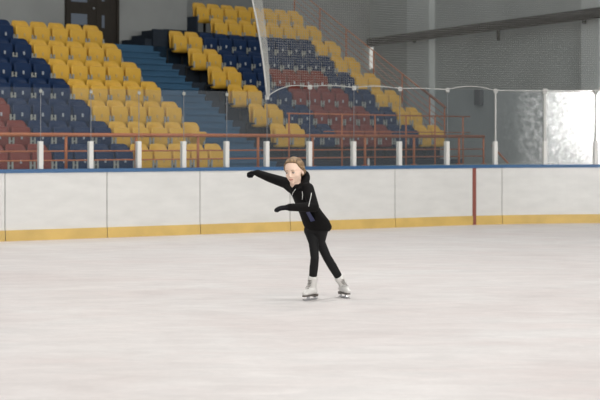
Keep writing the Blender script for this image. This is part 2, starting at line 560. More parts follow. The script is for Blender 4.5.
# stair railing down the right end of the stand
us = U_R + 0.10
sr = rail_thing('stair_railing', 'orange stair railing with thin bars sloping down the right end of the stand')
def sp(r, h): return (us, -T * r + 0.1, floor_z(r) + h)
for h, rad in ((1.25, 0.016), (1.08, 0.008), (0.93, 0.008), (0.78, 0.008), (0.63, 0.008), (0.48, 0.008)):
    MB().tube([sp(-2.6, h), sp(5.1, h)], rad, 8).build('top_rail' if h > 1.2 else 'rail_bar', M['orange'], sr, True)
for r in (-2.5, -1.1, 0.3, 1.7, 3.1, 4.4, 5.08):
    MB().tube([sp(r, -0.3), sp(r, 1.25)], 0.018, 8).build('rail_post', M['orange'], sr, True)
MB().tube([sp(4.1, 1.27), sp(5.12, 1.27)], 0.034, 8).build('hand_rail', M['rust'], sr, True)
MB().tube([(us + 1.2, -T * 5.6, floor_z(6) + 0.75), (us + 1.25, -T * 7.0, 0.55)], 0.024, 8).build('lower_hand_rail', M['orange'], sr, True)
# bottle on the parapet
ub = u_at(370, vr)
bt = empty('bottle', S(ub, vr + 0.045, 1.03), A)
tag(bt, 'small white bottle standing on the parapet just right of an orange rail post', 'bottle')
MB().loft([[(0.022 * k * math.cos(t * PI / 6), 0.022 * k * math.sin(t * PI / 6), z) for t in range(12)] for k, z in ((1, 0), (1.05, 0.02), (1.05, 0.11), (0.6, 0.14), (0.5, 0.15))]).build('body', M['bottle'], bt, True)
MB().loft([[(0.013 * math.cos(t * PI / 6), 0.013 * math.sin(t * PI / 6), z) for t in range(12)] for z in (0.15, 0.175)]).build('cap', M['clip'], bt, True)

# ================================================================ WALLS
# box room behind the left block
VB = 1.15
uBox = u_at(187, VB)
w = MB().box(U_L - 2.5, uBox, VB, VB + 4.2, 0, 9)
o = stand_obj(w, 'wall_left', M['wall']); tag(o, kind='structure')
# back wall behind the right block and the end wall
ZC = 46.0
corner = Vector(((370 - 300) / F * ZC, ZC, 0))
vw = (corner - O).dot(VX); uc = (corner - O).dot(UX)
o = stand_obj(MB().box(U_L - 2.5, uc + 0.3, vw, vw + 0.3, 0, 9), 'wall_back', M['wall']); tag(o, kind='structure')
EA = math.atan(702 / F)
ED = Vector((math.sin(EA), -math.cos(EA), 0)); EN = Vector((-ED.y, ED.x, 0)) * -1   # towards the rink
if EN.x > 0: EN = -EN
def E_(t, off, z): 
    p = corner + ED * t + EN * off
    return Vector((p.x, p.y, z))
def t_at(px, off=0.0):
    k = (px - 300) / F
    p = corner + EN * off
    return (k * p.y - p.x) / (ED.x - k * ED.y)
def ebox(t0, t1, o0, o1, z0, z1):
    mb = MB()
    pts = [E_(t0, o0, 0), E_(t1, o0, 0), E_(t1, o1, 0), E_(t0, o1, 0)]
    return mb.prism(pts, z0, z1)
o = ebox(-0.3, 23.0, 0, -0.3, 0, 9).build('wall_right', M['wall_end']); tag(o, kind='structure')
for i, (xa, xb) in enumerate(((407, 429), (581, 599))):
    o = ebox(t_at(xa, 0.2), t_at(xb, 0.2), 0, 0.2, 0, 9).build('trim_%d' % (i + 1), M['pilaster']); tag(o, kind='structure')
# slit window in the corner
o = ebox(t_at(369.5, 0.03), t_at(372.6, 0.03), -0.02, 0.03, P(370, 69, ZC).z, P(370, 42, ZC).z).build('window_1', M['slit'])
tag(o, 'tall narrow bright slit window in the wall corner behind the seats', kind='structure')
# pipe
zp = 4.625
pp = empty('wall_pipe', E_(t_at(480), 0.34, zp))
tag(pp, 'dark thick pipe running along the grey end wall above the glass', 'pipe')
def wpart(mb, name, m, parent, **k):          # mesh in world coordinates under an unrotated parent
    o = mb.build(name, m, parent, **k)
    o.matrix_parent_inverse = Matrix.Translation(-parent.location)
    return o
pts = [E_(0.35, 0.05, zp), E_(0.42, 0.2, zp), E_(0.6, 0.32, zp), E_(0.9, 0.34, zp)] + [E_(t, 0.34, zp) for t in (6, 12, 18, 22.5)]
wpart(MB().tube(pts, 0.135, 14), 'pipe_run', M['pipe'], pp, smooth=True)
for px, up, dn in ((498, 0.12, 0.40), (584, 0.10, 0.22), (414, 0.1, 0.18)):
    t = t_at(px, 0.34)
    wpart(ebox(t - 0.10, t + 0.10, 0.02, 0.45, zp - 0.12, zp - 0.08).box(0, 0.001, 0, 0.001, 0, 0.001) if False else ebox(t - 0.04, t + 0.04, 0.30, 0.36, zp - dn, zp + up), 'pipe_hanger', M['pipe'], pp)
# grey switch box on the end wall seen through the glass
t = t_at(478, 0.1)
d = E_(t, 0.1, 0).y
bx = empty('electric_box', E_(t, 0, P(478, 105, d).z))
tag(bx, 'dark grey switch box on the grey end wall, seen through the rink glass', 'box')
z0_, z1_ = P(478, 105, d).z, P(478, 89.5, d).z
wpart(ebox(t - 0.14, t + 0.14, 0.012, 0.14, z0_, z1_), 'housing', M['box'], bx)
wpart(ebox(t - 0.12, t + 0.12, 0.14, 0.15, z0_ + 0.03, z1_ - 0.03), 'cover', M['wall_end'] if False else M['box'], bx)

# door in the box room
ud0, ud1 = u_at(64.5, VB), u_at(117, VB)
zf = floor_z(-1)
dy_ = (O + UX * ud0 + VX * VB).y
def zpix(px, py, v):
    q = O + UX * u_at(px, v) + VX * v
    return P(px, py, q.y).z
door = empty('door_1', S(ud0, VB, zf), A)
tag(door, 'dark brown double door with pale bluish panes behind the top seats', kind='structure')
def dl(px): return u_at(px, VB) - ud0
def dz(px, py): return zpix(px, py, VB) - zf
DH = 2.3
wd = ud1 - ud0
mb = MB()
mb.box(0, 0.07, -0.09, 0.0, 0, DH + 0.07); mb.box(wd - 0.07, wd, -0.09, 0.0, 0, DH + 0.07); mb.box(0.07, wd - 0.07, -0.09, 0.0, DH, DH + 0.07)
mb.build('door_frame', M['door'], door)
xm = dl(95)
lf1 = MB().box(0.07, xm - 0.004, -0.06, -0.01, 0.01, DH).build('door_leaf', M['door'], door)
lf2 = MB().box(xm + 0.004, wd - 0.07, -0.06, -0.01, 0.01, DH).build('door_leaf', M['door'], door)
for (xa, xb, leaf) in ((69.5, 85.5, lf1), (100.2, 102.8, lf2)):
    za, zb = dz(xa, 24.5 if leaf is lf1 else 28), dz(xa, 13.3 if leaf is lf1 else 15.5)
    step = zb - za + (dz(xa, 2.0) - zb) 
    for k in range(3):
        z0 = za + k * (dz(xa, 1.5) - za); z1 = z0 + (zb - za)
        if z1 < DH - 0.08:
            MB().box(dl(xa), dl(xb), -0.066, -0.055, z0, z1).build('door_pane', M['pane'], leaf)
MB().ball((dl(91.5), -0.09, dz(91.5, 8.7)), 0.03).build('door_handle', M['steel'], lf1, True)

# ================================================================ FLOOR, ICE
BYAW = math.radians(30.0)
B0 = Vector((-4.55, 22.0)); BD = Vector((math.cos(BYAW), math.sin(BYAW)))
S1 = (2.56 - B0.x) / BD.x
BR = 7.0
AC = B0 + BD * S1 + Vector((math.sin(BYAW), -math.cos(BYAW))) * BR
def path(s):                     # plan point and outward normal on the boards' ice-side face
    if s <= S1:
        return B0 + BD * s, Vector((-BD.y, BD.x))
    th = (s - S1) / BR
    a = BYAW - th
    n = Vector((-math.sin(a), math.cos(a)))
    return AC + n * BR, n
def s_at(px, off=0.0):
    lo, hi = -12.0, S1 + BR * 1.35
    for _ in range(60):
        m_ = 0.5 * (lo + hi)
        p, n = path(m_); q = p + n * off
        if 300 + F * q.x / q.y < px: lo = m_
        else: hi = m_
    return lo
S_END = S1 + BR * 1.30
ice_pts = []
s = -9.0
while s < S_END:
    p, n = path(s); ice_pts.append(p + n * 0.03); s += 0.4 if s > S1 else 1.0
pl = path(-9.0)[0]; pr = ice_pts[-1]
plan = [(-12.0, -8.0), (16.0, -8.0), (16.0, pr.y - 1.0)] + [(q.x, q.y) for q in reversed(ice_pts)] + [(-12.5, pl.y - 0.5)]
o = MB().prism(plan, -0.03, 0.0).build('floor', M['ice']); tag(o, kind='structure')
o = MB().box(-26, 43, -9, 64, -0.30, -0.03).build('floor', M['concrete']); tag(o, kind='structure')

# ---------------------------------------------------------------- rink boards
def sweep(mb, sa, sb, o0, o1, z0, z1, z1b=None):
    n = max(1, int((sb - sa) / 0.25)) if sb > S1 else 1
    rings = []
    for i in range(n + 1):
        s = sa + (sb - sa) * i / n
        p, nn = path(s)
        a = p + nn * o0; b = p + nn * o1
        rings.append([(a.x, a.y, z0), (b.x, b.y, z0), (b.x, b.y, z1), (a.x, a.y, z1)])
    mb.loft(rings)
    return mb
seams = [-190, -92, 5, 107, 200, 290, 395, 502, 645, 706]
labs = {-92: 'white rink board panel cut off by the left edge of the view',
        5: 'white rink board panel under the maroon and navy seats, second in view from the left',
        107: 'white rink board panel below the yellow seats of the left block',
        200: 'white rink board panel behind the skater\'s outstretched arm',
        290: 'white rink board panel just right of the skater\'s back',
        395: 'white rink board panel crossed by the dark red line',
        502: 'white rink board panel under the bright glare on the glass',
        645: ''}
for i in range(1, len(seams) - 2):
    sa, sb = s_at(seams[i]), s_at(seams[i+1])
    p, n = path(0.5 * (sa + sb))
    e = empty('rink_board', (p.x, p.y, 0))
    tag(e, labs[seams[i]], 'rink board', 'rink board panels')
    def bp(mb, nm, m, **k):
        o = mb.build(nm, m, e, **k); o.matrix_parent_inverse = Matrix.Translation(-e.location); return o
    g = 0.006
    bp(sweep(MB(), sa + g, sb - g, 0.0, 0.10, 0.0, 1.035), 'board_face', M['board'])
    bp(sweep(MB(), sa + g, sb - g, -0.018, 0.0, 0.0, 0.165), 'kick_strip', M['kick'])
    bp(sweep(MB(), sa + 0.001, sb - 0.001, -0.012, 0.14, 1.035, 1.092), 'cap_rail', M['cap'])
    if seams[i] == 395:
        s1 = s_at(474)
        bp(sweep(MB(), s1 - 0.033, s1 + 0.033, -0.0215, -0.0005, 0.0, 1.034), 'goal_line_stripe', M['red'])

# ---------------------------------------------------------------- glass and posts
posts = [-58, -10, 40.3, 90.5, 138.5, 183.3, 226.3, 266.5, 309.2, 353.4, 399.2, 446.8, 495, 544.5, 595.5, 648]
ZG = 1.092
OFF = 0.085
names_post = {-10: 'outside the left edge', 40.3: 'first white glass post from the left edge of the view', 90.5: 'second white glass post from the left edge of the view',
    138.5: 'third white glass post from the left, near the first yellow seats', 183.3: 'fourth white glass post from the left, among the yellow seats',
    226.3: 'white glass post in front of the left side of the blue stairs', 266.5: 'white glass post where the net edge meets the glass',
    309.2: 'white glass post just right of the skater\'s head', 353.4: 'second white glass post right of the skater\'s head',
    399.2: 'third white glass post right of the skater\'s head, before navy seats', 446.8: 'white glass post at the right end of the yellow seats',
    495: 'white glass post in front of the bare grey wall, left of the glare', 544.5: 'bright glass post at the left side of the white glare',
    595.5: 'white glass post at the right edge of the view, inside the glare'}
for px in posts[1:-1]:
    s = s_at(px, OFF)
    p, n = path(s); q = p + n * OFF
    ang = math.atan2(-n.x, n.y)
    right = px > 262
    zt_ = 2.48 if px > 300 else 2.35
    e = empty('glass_post', (q.x, q.y, ZG), ang)
    if px < 0: 
        tag(e, 'white glass post just outside the left edge of the view', 'post', 'glass posts on the boards')
    else:
        tag(e, names_post[px], 'post', 'glass posts on the boards')
    MB().box(-0.036, 0.036, -0.045, -0.011, 0, 0.43).build('post_sleeve', M['stub'], e, bevel=0.006)
    MB().box(-0.036, 0.036, 0.011, 0.045, 0, 0.43).build('post_sleeve', M['stub'], e, bevel=0.006)
    wst = 0.026 if px == 544.5 else (0.012 if px > 480 else 0.005)
    MB().box(-wst, wst, -0.028 if px > 480 else -0.018, -0.0105, 0.43, zt_ - ZG).build('glazing_strip', M['clip'] if px > 480 else M['strip'], e)
    zc = zt_ - (0.03 if px > 262 else 0.055) - ZG
    if px == 266.5: zc = 2.262 - ZG
    cw = (0.040 if px > 262 else 0.026) if px != 544.5 else 0.05
    MB().box(-cw, cw, -0.036, -0.0115, zc - cw, zc + cw).build('corner_clip', M['clip'] if px > 262 else M['bracket'], e, bevel=0.010)
glass_lab = {-58: None}
for i in range(len(posts) - 1):
    pa, pb = posts[i], posts[i+1]
    if pb < 0: continue
    sa, sb = s_at(pa, OFF) + 0.012, s_at(pb, OFF) - 0.012
    (a, na), (b, nb) = path(sa), path(sb)
    a = a + na * OFF; b = b + nb * OFF
    t = (b - a); L_ = t.length
    e_ang = math.atan2(t.y, t.x)
    ztop = 2.48 if pa > 300 else (2.35 if pb < 300 else 2.42)
    sc = pa > 480
    mb = MB().box(0, L_, -0.006, 0.006, ZG, ztop)
    o = mb.build('rink_glass', (M['part_scuffed'] if pa == 495 else M['scuffed']) if sc else M['glass'])
    o.location = (a.x, a.y, 0); o.rotation_euler = (0, 0, e_ang)
    if pa < 0: lab = 'clear rink glass panel cut off by the left edge of the view'
    elif pb > 600: lab = 'scuffed rink glass panel at the right edge of the view, full of white glare'
    elif pa == 544.5: lab = 'scuffed rink glass panel with bright glare, between the two rightmost posts'
    elif pa == 495: lab = 'scuffed rink glass panel left of the bright glare post, before the grey wall'
    elif pa == 446.8: lab = 'rink glass panel over the empty grey wall right of the last yellow seats'
    else:
        lab = {40.3: 'clear glass panel before maroon and navy seats, between first and second posts from left',
               90.5: 'clear glass panel before navy and yellow seats, between second and third posts',
               138.5: 'clear glass panel before yellow seats, between third and fourth posts from left',
               183.3: 'clear glass panel before the last yellow seats of the left block',
               226.3: 'clear glass panel before the right side of the blue stairs, above the outstretched arm',
               266.5: 'clear glass panel directly above the skater\'s head',
               309.2: 'clear glass panel before maroon seats, just right of the skater\'s head',
               353.4: 'clear glass panel before maroon and navy seats, second right of the skater\'s head',
               399.2: 'clear glass panel before the lowest yellow seats of the right block'}[pa]
    tag(o, lab, 'rink glass', 'rink glass sheets')

# ---------------------------------------------------------------- protective net
NOFF = 0.022
def NP(s, z):
    p, n = path(s); q = p + n * NOFF
    return Vector((q.x, q.y, z))
s_e0 = s_at(267, NOFF); z_e0 = 2.262
s_e1 = s_at(252, NOFF); z_e1 = 3.92
def s_edge(z): 
    k = (z - z_e0) / (z_e1 - z_e0)
    return s_e0 + (s_e1 - s_e0) * (0.55 * k + 0.45 * k * k) if k > 0 else s_e0
ZN = 4.9
S_NE = s_at(668, NOFF)
clips = [s_at(p, NOFF) for p in posts if p > 260] 
clipz = [2.262] + [2.455] * (len(clips) - 1)
def z_rope(s):
    for i in range(len(clips) - 1):
        if clips[i] <= s <= clips[i+1]:
            k = (s - clips[i]) / (clips[i+1] - clips[i])
            if i == 0:
                return clipz[0] + (clipz[1] - clipz[0]) * (1 - (1 - k) ** 2.6) + 0.03 * math.sin(PI * k)
            amp = [0, 0.03, 0.035, 0.015, 0.07, 0.0, 0.0, 0.0, 0.0][min(i, 8)]
            return clipz[i] + (clipz[i+1] - clipz[i]) * k + amp * math.sin(PI * k)
    return clipz[-1]
net = empty('safety_net', (path(s_e0)[0].x, path(s_e0)[0].y, z_e0))
tag(net, 'white protective net hanging above the glass at the right of the stairs', 'net')
mb = MB()
CELL = 0.042
s = s_e0 + 0.01
def npart(mb, nm, m, **k):
    o = mb.build(nm, m, net, **k); o.matrix_parent_inverse = Matrix.Translation(-net.location); return o
RN = 0.0013
s = s_edge(ZN) + CELL
while s < S_NE:
    # lower end: rope or the slanted edge
    if s >= s_e0: zl = z_rope(s)
    else:
        lo, hi = z_e0, ZN
        for _ in range(30):
            m_ = 0.5 * (lo + hi)
            if s_edge(m_) > s: lo = m_
            else: hi = m_
        zl = lo
    if ZN - zl > 0.05: mb.tube([NP(s, zl), NP(s, ZN)], RN, 4, False)
    s += CELL
z = z_e0 + CELL
while z < ZN:
    a = s_edge(z)
    seg = []
    s = a
    while s < S_NE + 0.1:
        if s < s_e0 or z > z_rope(s) + 0.005: seg.append(NP(s, z))
        elif len(seg) == 1: seg = []
        s += 0.2 if s < S1 else 0.13
    if len(seg) > 1: mb.tube(seg, RN, 4, False)
    z += CELL
npart(mb, 'net_mesh', M['net'])
# gathered folds along the left edge
fd = MB()
for k in range(14):
    off = 0.012 + k * 0.0115
    pts = []
    for j in range(13):
        z = z_e0 + 0.02 + (ZN - z_e0 - 0.02) * j / 12
        wd_ = 0.35 + 0.75 * min(1, (z - z_e0) / 1.6)
        pts.append(NP(s_edge(z) + off * wd_, z) + Vector((0, 0.012 * math.sin(k * 1.7), 0)))
    fd.tube(pts, 0.0024, 4, False)
npart(fd, 'gathered_fold', M['net'])
npart(MB().tube([NP(s_edge(z_e0 + (ZN - z_e0) * j / 16), z_e0 + (ZN - z_e0) * j / 16) for j in range(17)], 0.016, 6), 'edge_rope', M['rope'], smooth=True)
n_ = 120
npart(MB().tube([NP(clips[0] + (S_NE - clips[0]) * j / n_, z_rope(clips[0] + (S_NE - clips[0]) * j / n_)) for j in range(n_ + 1)], 0.008, 6), 'bottom_rope', M['rope'], smooth=True)

# ================================================================ SKATER
Y0 = 13.86
def Q(px, py, d=0.0): return P(px, py, Y0 + d)
base = Vector(((322 - 300) * Y0 / F, Y0 + 0.08, 0.0))
girl = empty('person', base)
tag(girl, 'person in black hooded jacket and leggings ice skating with one arm stretched out', 'person')
def gp(o):
    if o.parent is girl: o.matrix_parent_inverse = Matrix.Translation(-base)
    return o
PXM = F / Y0                      # pixels per metre at the skater

# joints
RS, RE, RW = Q(286.5, 183.2, .09), Q(269.5, 177.6, .25), Q(258.5, 173.4, .40)
LS, LE, LW = Q(307.8, 188.8, -.07), Q(314.0, 207.0, -.20), Q(290.5, 207.3, -.27)
RH, RM, RK, RA = Q(312.0, 230, .03), Q(313.6, 243, -.04), Q(314.8, 258, -.09), Q(312.0, 286, .02)
LH, LM, LK, LA = Q(320.5, 229, -.03), Q(320.2, 242, .01), Q(326.8, 257, .06), Q(343.0, 284, .24)
RTOE, LTOE = Q(306.0, 296.5, -.10), Q(350.0, 292.5, .20)
PEL, WST, CHE, NKB = Q(317, 225, 0), Q(312, 212, -.01), Q(302.5, 198, -.015), Q(296.0, 188.5, -.01)

# head frame: forward turned to the viewer's left and a little down
HEADC = Q(294.2, 171.2, -.03)
yaw, pitch, roll = math.radians(26), math.radians(9), math.radians(-4)
HM = (Matrix.Rotation(-yaw, 3, 'Z') @ Matrix.Rotation(pitch, 3, 'X') @ Matrix.Rotation(roll, 3, 'Y')) @ Matrix.Diagonal((1.05, 1.0, 0.93))
# local: x to the viewer's right, -y forward, z up
def Hd(x, y, z): return HEADC + HM @ Vector((x, y, z))

def hand(mb, wrist, fwd, palm_n, side, curl, k=1.0, grow=0.0):
    """palm, four unequal bent fingers and a thumb off the palm's side"""
    fwd = fwd.normalized(); palm_n = (palm_n - fwd * palm_n.dot(fwd)).normalized()
    lat = fwd.cross(palm_n).normalized() * side
    L = lambda f, l, n: wrist + (fwd * f + lat * l + palm_n * n) * k
    g = grow
    mb.chain([L(-.02, 0, 0), L(.02, 0, 0)], [.022 * k + g, .026 * k + g])
    for l in (-.024, -.008, .008, .024):
        mb.capsule(L(.01, l * .7, 0), L(.068, l, 0), .015 * k + g, .0125 * k + g, 8)
    for l, ln in ((-.027, .058), (-.009, .070), (.009, .074), (.027, .066)):
        a = 0.0; p = L(.072, l, 0); pts = [p]
        for q, fr_ in enumerate((.45, .32, .23)):
            a += curl
            p = p + (fwd * math.cos(a) + palm_n * math.sin(a)) * (ln * fr_ * k)
            pts.append(p)
        mb.chain(pts, [.0098 * k + g, .009 * k + g, .0082 * k + g, .0072 * k + g], 8)
    mb.chain([L(.018, .020, .004), L(.042, .048, .012), L(.066, .056, .020), L(.084, .054, .026)], [.013 * k + g, .0115 * k + g, .010 * k + g, .0085 * k + g], 8)

Rf = (RW - RE); Lf = (LW - LE)
def head_shapes(mb):
    mb.ball(Hd(0, .012, .035), .083, .100, .098, HM, 24, 16)           # cranium
    mb.ball(Hd(0, -.024, -.022), .068, .068, .092, HM, 20, 14)         # face
    mb.ball(Hd(0, -.034, -.082), .045, .050, .040, HM, 16, 10)         # jaw
    mb.ball(Hd(0, -.062, -.106), .022, .022, .018, HM, 12, 8)          # chin
    for s in (-1, 1):
        mb.ball(Hd(s * .039, -.054, -.034), .024, .026, .026, HM, 12, 8)   # cheeks
        mb.ball(Hd(s * .030, -.078, .020), .022, .010, .010, HM, 10, 6)    # brow
        mb.ball(Hd(s * .080, .012, -.018), .009, .019, .029, HM, 10, 8)    # ears
    mb.capsule(Hd(0, -.086, .004), Hd(0, -.103, -.034), .007, .0115, 8)  # nose
    for s in (-1, 1): mb.ball(Hd(s * .010, -.094, -.038), .008, .009, .007, HM, 8, 6)
    mb.ball(Hd(0, -.085, -.066), .022, .011, .007, HM, 10, 6)            # lips
    mb.ball(Hd(0, -.083, -.076), .018, .011, .007, HM, 10, 6)

body = MB()
head_shapes(body)
body.chain([Hd(0, .012, -.07), Q(295.0, 187, -.015), NKB], [.052, .050, .058])
body.chain([NKB, Q(303.5, 198, .01), Q(312.5, 212, .01), Q(317.5, 223, .01)], [.050, .068, .068, .070])
body.chain([NKB, RS, RE, RW], [.05, .046, .037, .026])
body.chain([NKB, LS, LE, LW], [.05, .046, .037, .026])
body.chain([Q(317.5, 223, .01), RH, RM, RK, RA], [.07, .052, .036, .032, .030])
body.chain([Q(317.5, 223, .01), LH, LM, LK, LA], [.07, .052, .036, .032, .030])
body.chain([RA, Vector((RA.x - .012, RA.y - .02, .085))], [.026, .024]); body.chain([LA, Vector((LA.x + .008, LA.y - .02, .085))], [.026, .024])
hand(body, RW + Rf.normalized() * .03, Rf.normalized() + Vector((0, 0, -.25)), Vector((-.1, -.4, -1)), 1, .38, .92)
hand(body, LW + Lf.normalized() * .02, Lf.normalized() + Vector((0, 0, -.08)), Vector((0, .4, -1)), -1, .22, .92)
o = gp(remeshed(body, 'body', M['skin'], girl, .0048, 3))

# gloves
gl = MB(); hand(gl, RW + Rf.normalized() * .03, Rf.normalized() + Vector((0, 0, -.25)), Vector((-.1, -.4, -1)), 1, .38, .92, .0035)
gp(remeshed(gl, 'glove', M['glove'], girl, .0045, 1))
gl = MB(); hand(gl, LW + Lf.normalized() * .02, Lf.normalized() + Vector((0, 0, -.08)), Vector((0, .4, -1)), -1, .22, .92, .0035)
gp(remeshed(gl, 'glove', M['glove'], girl, .0045, 1))

# face
for s in (-1, 1):
    ew = gp(MB().ball(Hd(s * .0315, -.0805, -.002), .0155, .011, .0085, HM, 14, 8).build('eye', M['eyewhite'], girl, True))
    c = gp(MB().ball(Hd(s * .0315 - .002, -.0888, -.002), .0078, .004, .0075, HM, 10, 6).build('iris', M['eye'], girl, True))
    gp(MB().tube([Hd(s * .017, -.0925, .007), Hd(s * .032, -.0945, .0095), Hd(s * .048, -.083, .004)], [.0018, .0026, .0016], 6).build('eyelid', M['brow'], girl, True))
    gp(MB().tube([Hd(s * .014, -.0895, .022), Hd(s * .032, -.0900, .0275), Hd(s * .050, -.078, .020)], [.0016, .0024, .0014], 6).build('eyebrow', M['brow'], girl, True))
mb = MB()
mb.tube([Hd(-.023, -.0865, -.0695), Hd(-.010, -.0945, -.0665), Hd(0, -.0955, -.068), Hd(.010, -.0945, -.0665), Hd(.023, -.0865, -.0695)], [.0015, .0045, .004, .0045, .0015], 6)
mb.tube([Hd(-.023, -.0865, -.0705), Hd(-.010, -.0925, -.0755), Hd(0, -.0935, -.0765), Hd(.010, -.0925, -.0755), Hd(.023, -.0865, -.0705)], [.0015, .0045, .005, .0045, .0015], 6)
gp(mb.build('mouth', M['lips'], girl, True))

# hair: cap with braid ridges drawn back, low bun
hb = bmesh.new()
g = bmesh.ops.create_uvsphere(hb, u_segments=72, v_segments=40, radius=1.0)
kill = []
for v in hb.verts:
    n = v.co.copy()
    phi = abs(math.degrees(math.atan2(n.x, -n.y)))       # 0 at the face, 180 at the back
    tab = ((0, .60), (25, .60), (48, .46), (64, .16), (80, .0), (95, -.10), (115, -.45), (180, -.70))
    for (pa_, za_), (pb_, zb_) in zip(tab, tab[1:]):
        if pa_ <= phi <= pb_: zmin = za_ + (zb_ - za_) * (phi - pa_) / (pb_ - pa_)
    if n.z < zmin: kill.append(v)
    # ridges run from the hairline to the back
    ang = math.atan2(n.x, n.z + 0.25)
    rid = 0.5 + 0.5 * math.cos(ang * 13)
    twist = 0.5 + 0.5 * math.sin(n.y * 34 + (2.2 if int((ang + 3.2) * 13 / (2 * PI)) % 2 else 0))
    d = 1.0 + 0.035 * rid + 0.025 * rid * twist + 0.008 * noise.noise(n * 9)
    q = Vector((n.x * .090 * d, n.y * .110 * d + .012, n.z * .108 * d + .036))
    v.co = HEADC + HM @ q
bmesh.ops.delete(hb, geom=kill, context='VERTS')
hm = MB()
hm.bm.free(); hm.bm = hb
bmesh.ops.recalc_face_normals(hb, faces=list(hb.faces))
bmesh.ops.solidify(hb, geom=list(hb.faces), thickness=.016)
for sd in (-1, 1):
    hm.tube([Hd(sd * .066, -.040, .066), Hd(sd * .082, -.018, .040), Hd(sd * .088, .012, .016), Hd(sd * .086, .045, -.012), Hd(sd * .06, .085, -.03)], [.008, .014, .017, .017, .012], 10)
gp(remeshed(hm, 'hair', M['hair'], girl, .0042, 2))
gp(MB().ball(Hd(.030, .100, -.040), .040, .036, .040, HM, 16, 10).build('hair_bun', M['hair'], girl, True))

# jacket
def ell(px, py, d, hw, hd, n=24, tilt=0.0):
    c = Q(px, py, d)
    hw = hw / PXM
    ring = []
    for k in range(n):
        t = 2 * PI * k / n
        x = hw * math.cos(t); y = hd * math.sin(t)
        ring.append(c + Vector((x * math.cos(tilt), y + x * -0.35, x * math.sin(tilt))))
    return ring
tz = -0.55
jk = MB()
jk.loft([ell(317.5, 230.5, 0, 12.2, .115, tilt=-.05), ell(317.2, 226, 0, 14.6, .130, tilt=-.15), ell(316.0, 221, 0, 16.6, .135, tilt=-.3), ell(312.8, 213.5, -.01, 17.6, .135, tilt=tz * .7), ell(307.4, 205, -.01, 15.6, .130, tilt=tz * .7),
         ell(303, 197.5, -.01, 13.8, .118, tilt=tz * .6), ell(299, 191, -.01, 12.0, .095, tilt=-.25), ell(297, 187.0, -.005, 8.2, .078, tilt=-.1), ell(296.2, 184.0, .0, 6.6, .068)])
jk.chain([Q(292.0, 186.8, .03), RS, RE, RW + Rf.normalized() * .015], [.064, .056, .046, .036])
jk.capsule(Q(302, 188.5, -.03), LS, .058, .060)
jk.chain([LS, LE, LW + Lf.normalized() * .01], [.060, .050, .036])
jacket = gp(remeshed(jk, 'jacket', M['black'], girl, .0065, 4))
# hood lying behind the neck
hd_ = MB()
hd_.ball(Q(305.5, 177.6, .06), .045, .050, .066)
hd_.ball(Q(302.0, 182.5, .08), .075, .055, .048)
hd_.ball(Q(297, 184.5, .10), .075, .045, .040)
hd_.chain([Q(306.0, 179.5, .02), Q(303.5, 184.8, -.05), Q(298.5, 189.5, -.105)], [.032, .027, .016])
hd_.chain([Q(290.5, 183, .10), Q(287.8, 185.8, .00), Q(292.0, 190, -.095)], [.024, .022, .015])
gp(remeshed(hd_, 'hood', M['black'], girl, .0055, 2))
# white zip, cords, piping lying on the jacket
dg = bpy.context.evaluated_depsgraph_get(); dg.update()
from mathutils.bvhtree import BVHTree
def bvh_of(objs):
    vs, fs = [], []
    for ob in objs:
        k = len(vs); Mx = Matrix.Identity(4)
        vs += [v.co.copy() for v in ob.data.vertices]; fs += [tuple(i + k for i in p.vertices) for p in ob.data.polygons]
    return BVHTree.FromPolygons(vs, fs)
BV = bvh_of([jacket])
def on_jacket(px, py, lift=.002):
    o_ = Vector((0, 0, HC)); d_ = (P(px, py, 10) - o_).normalized()
    h = BV.ray_cast(o_, d_)
    return (h[0] - d_ * lift) if h[0] is not None else None
def trim(name, pix, r, m):
    pts = []
    for i in range(len(pix) - 1):
        for k in range(4):
            t = k / 4
            pts.append(on_jacket(pix[i][0] + (pix[i+1][0] - pix[i][0]) * t, pix[i][1] + (pix[i+1][1] - pix[i][1]) * t))
    pts.append(on_jacket(*pix[-1]))
    pts = [q for q in pts if q is not None]
    if len(pts) < 3: return None
    return gp(MB().tube(pts, r, 6).build(name, m, girl, True))
trim('zip', [(295.6, 189.0), (292.8, 193), (291.6, 197), (292.6, 200.5), (294.5, 203.5)], .0035, M['white'])
trim('zip', [(297.3, 212.8), (299.5, 216), (300.5, 219.5), (302.5, 222.5)], .0035, M['white'])
trim('drawstring', [(302.2, 191.5), (302.6, 195), (302.2, 199.5)], .0025, M['white'])
trim('sleeve_piping', [(311.5, 193.0), (310.8, 197), (309.6, 202), (308.6, 206.5)], .0035, M['white'])
trim('back_piping', [(325.8, 211.5), (328.0, 216), (328.6, 220.5)], .004, M['white'])
pts = [on_jacket(x, y, .004) or Q(x, y, -.13) for x, y in ((306.0, 212.5), (309.5, 211.5), (315, 220.5), (310.8, 221.8))]
gp(MB().poly(pts + [p + Vector((0, .006, 0)) for p in pts], [(0,1,2,3),(7,6,5,4),(0,4,5,1),(1,5,6,2),(2,6,7,3),(3,7,4,0)]) and None or (lambda m_: (m_.poly(pts + [p + Vector((0, .006, 0)) for p in pts], [(0,1,2,3),(7,6,5,4),(0,4,5,1),(1,5,6,2),(2,6,7,3),(3,7,4,0)]), m_)[1])(MB()).build('pocket_panel', M['navycloth'], girl))

# leggings
lg = MB()
lg.chain([Q(316.5, 226, 0), RH, RM, RK, RK.lerp(RA, .35), RA + (RK - RA) * .1], [.105, .080, .049, .041, .043, .036])
lg.chain([Q(318.5, 225.5, 0), LH, LM, LK, LK.lerp(LA, .35), LA + (LK - LA) * .1], [.108, .078, .049, .043, .045, .036])
gp(remeshed(lg, 'leggings', M['legging'], girl, .0065, 4))

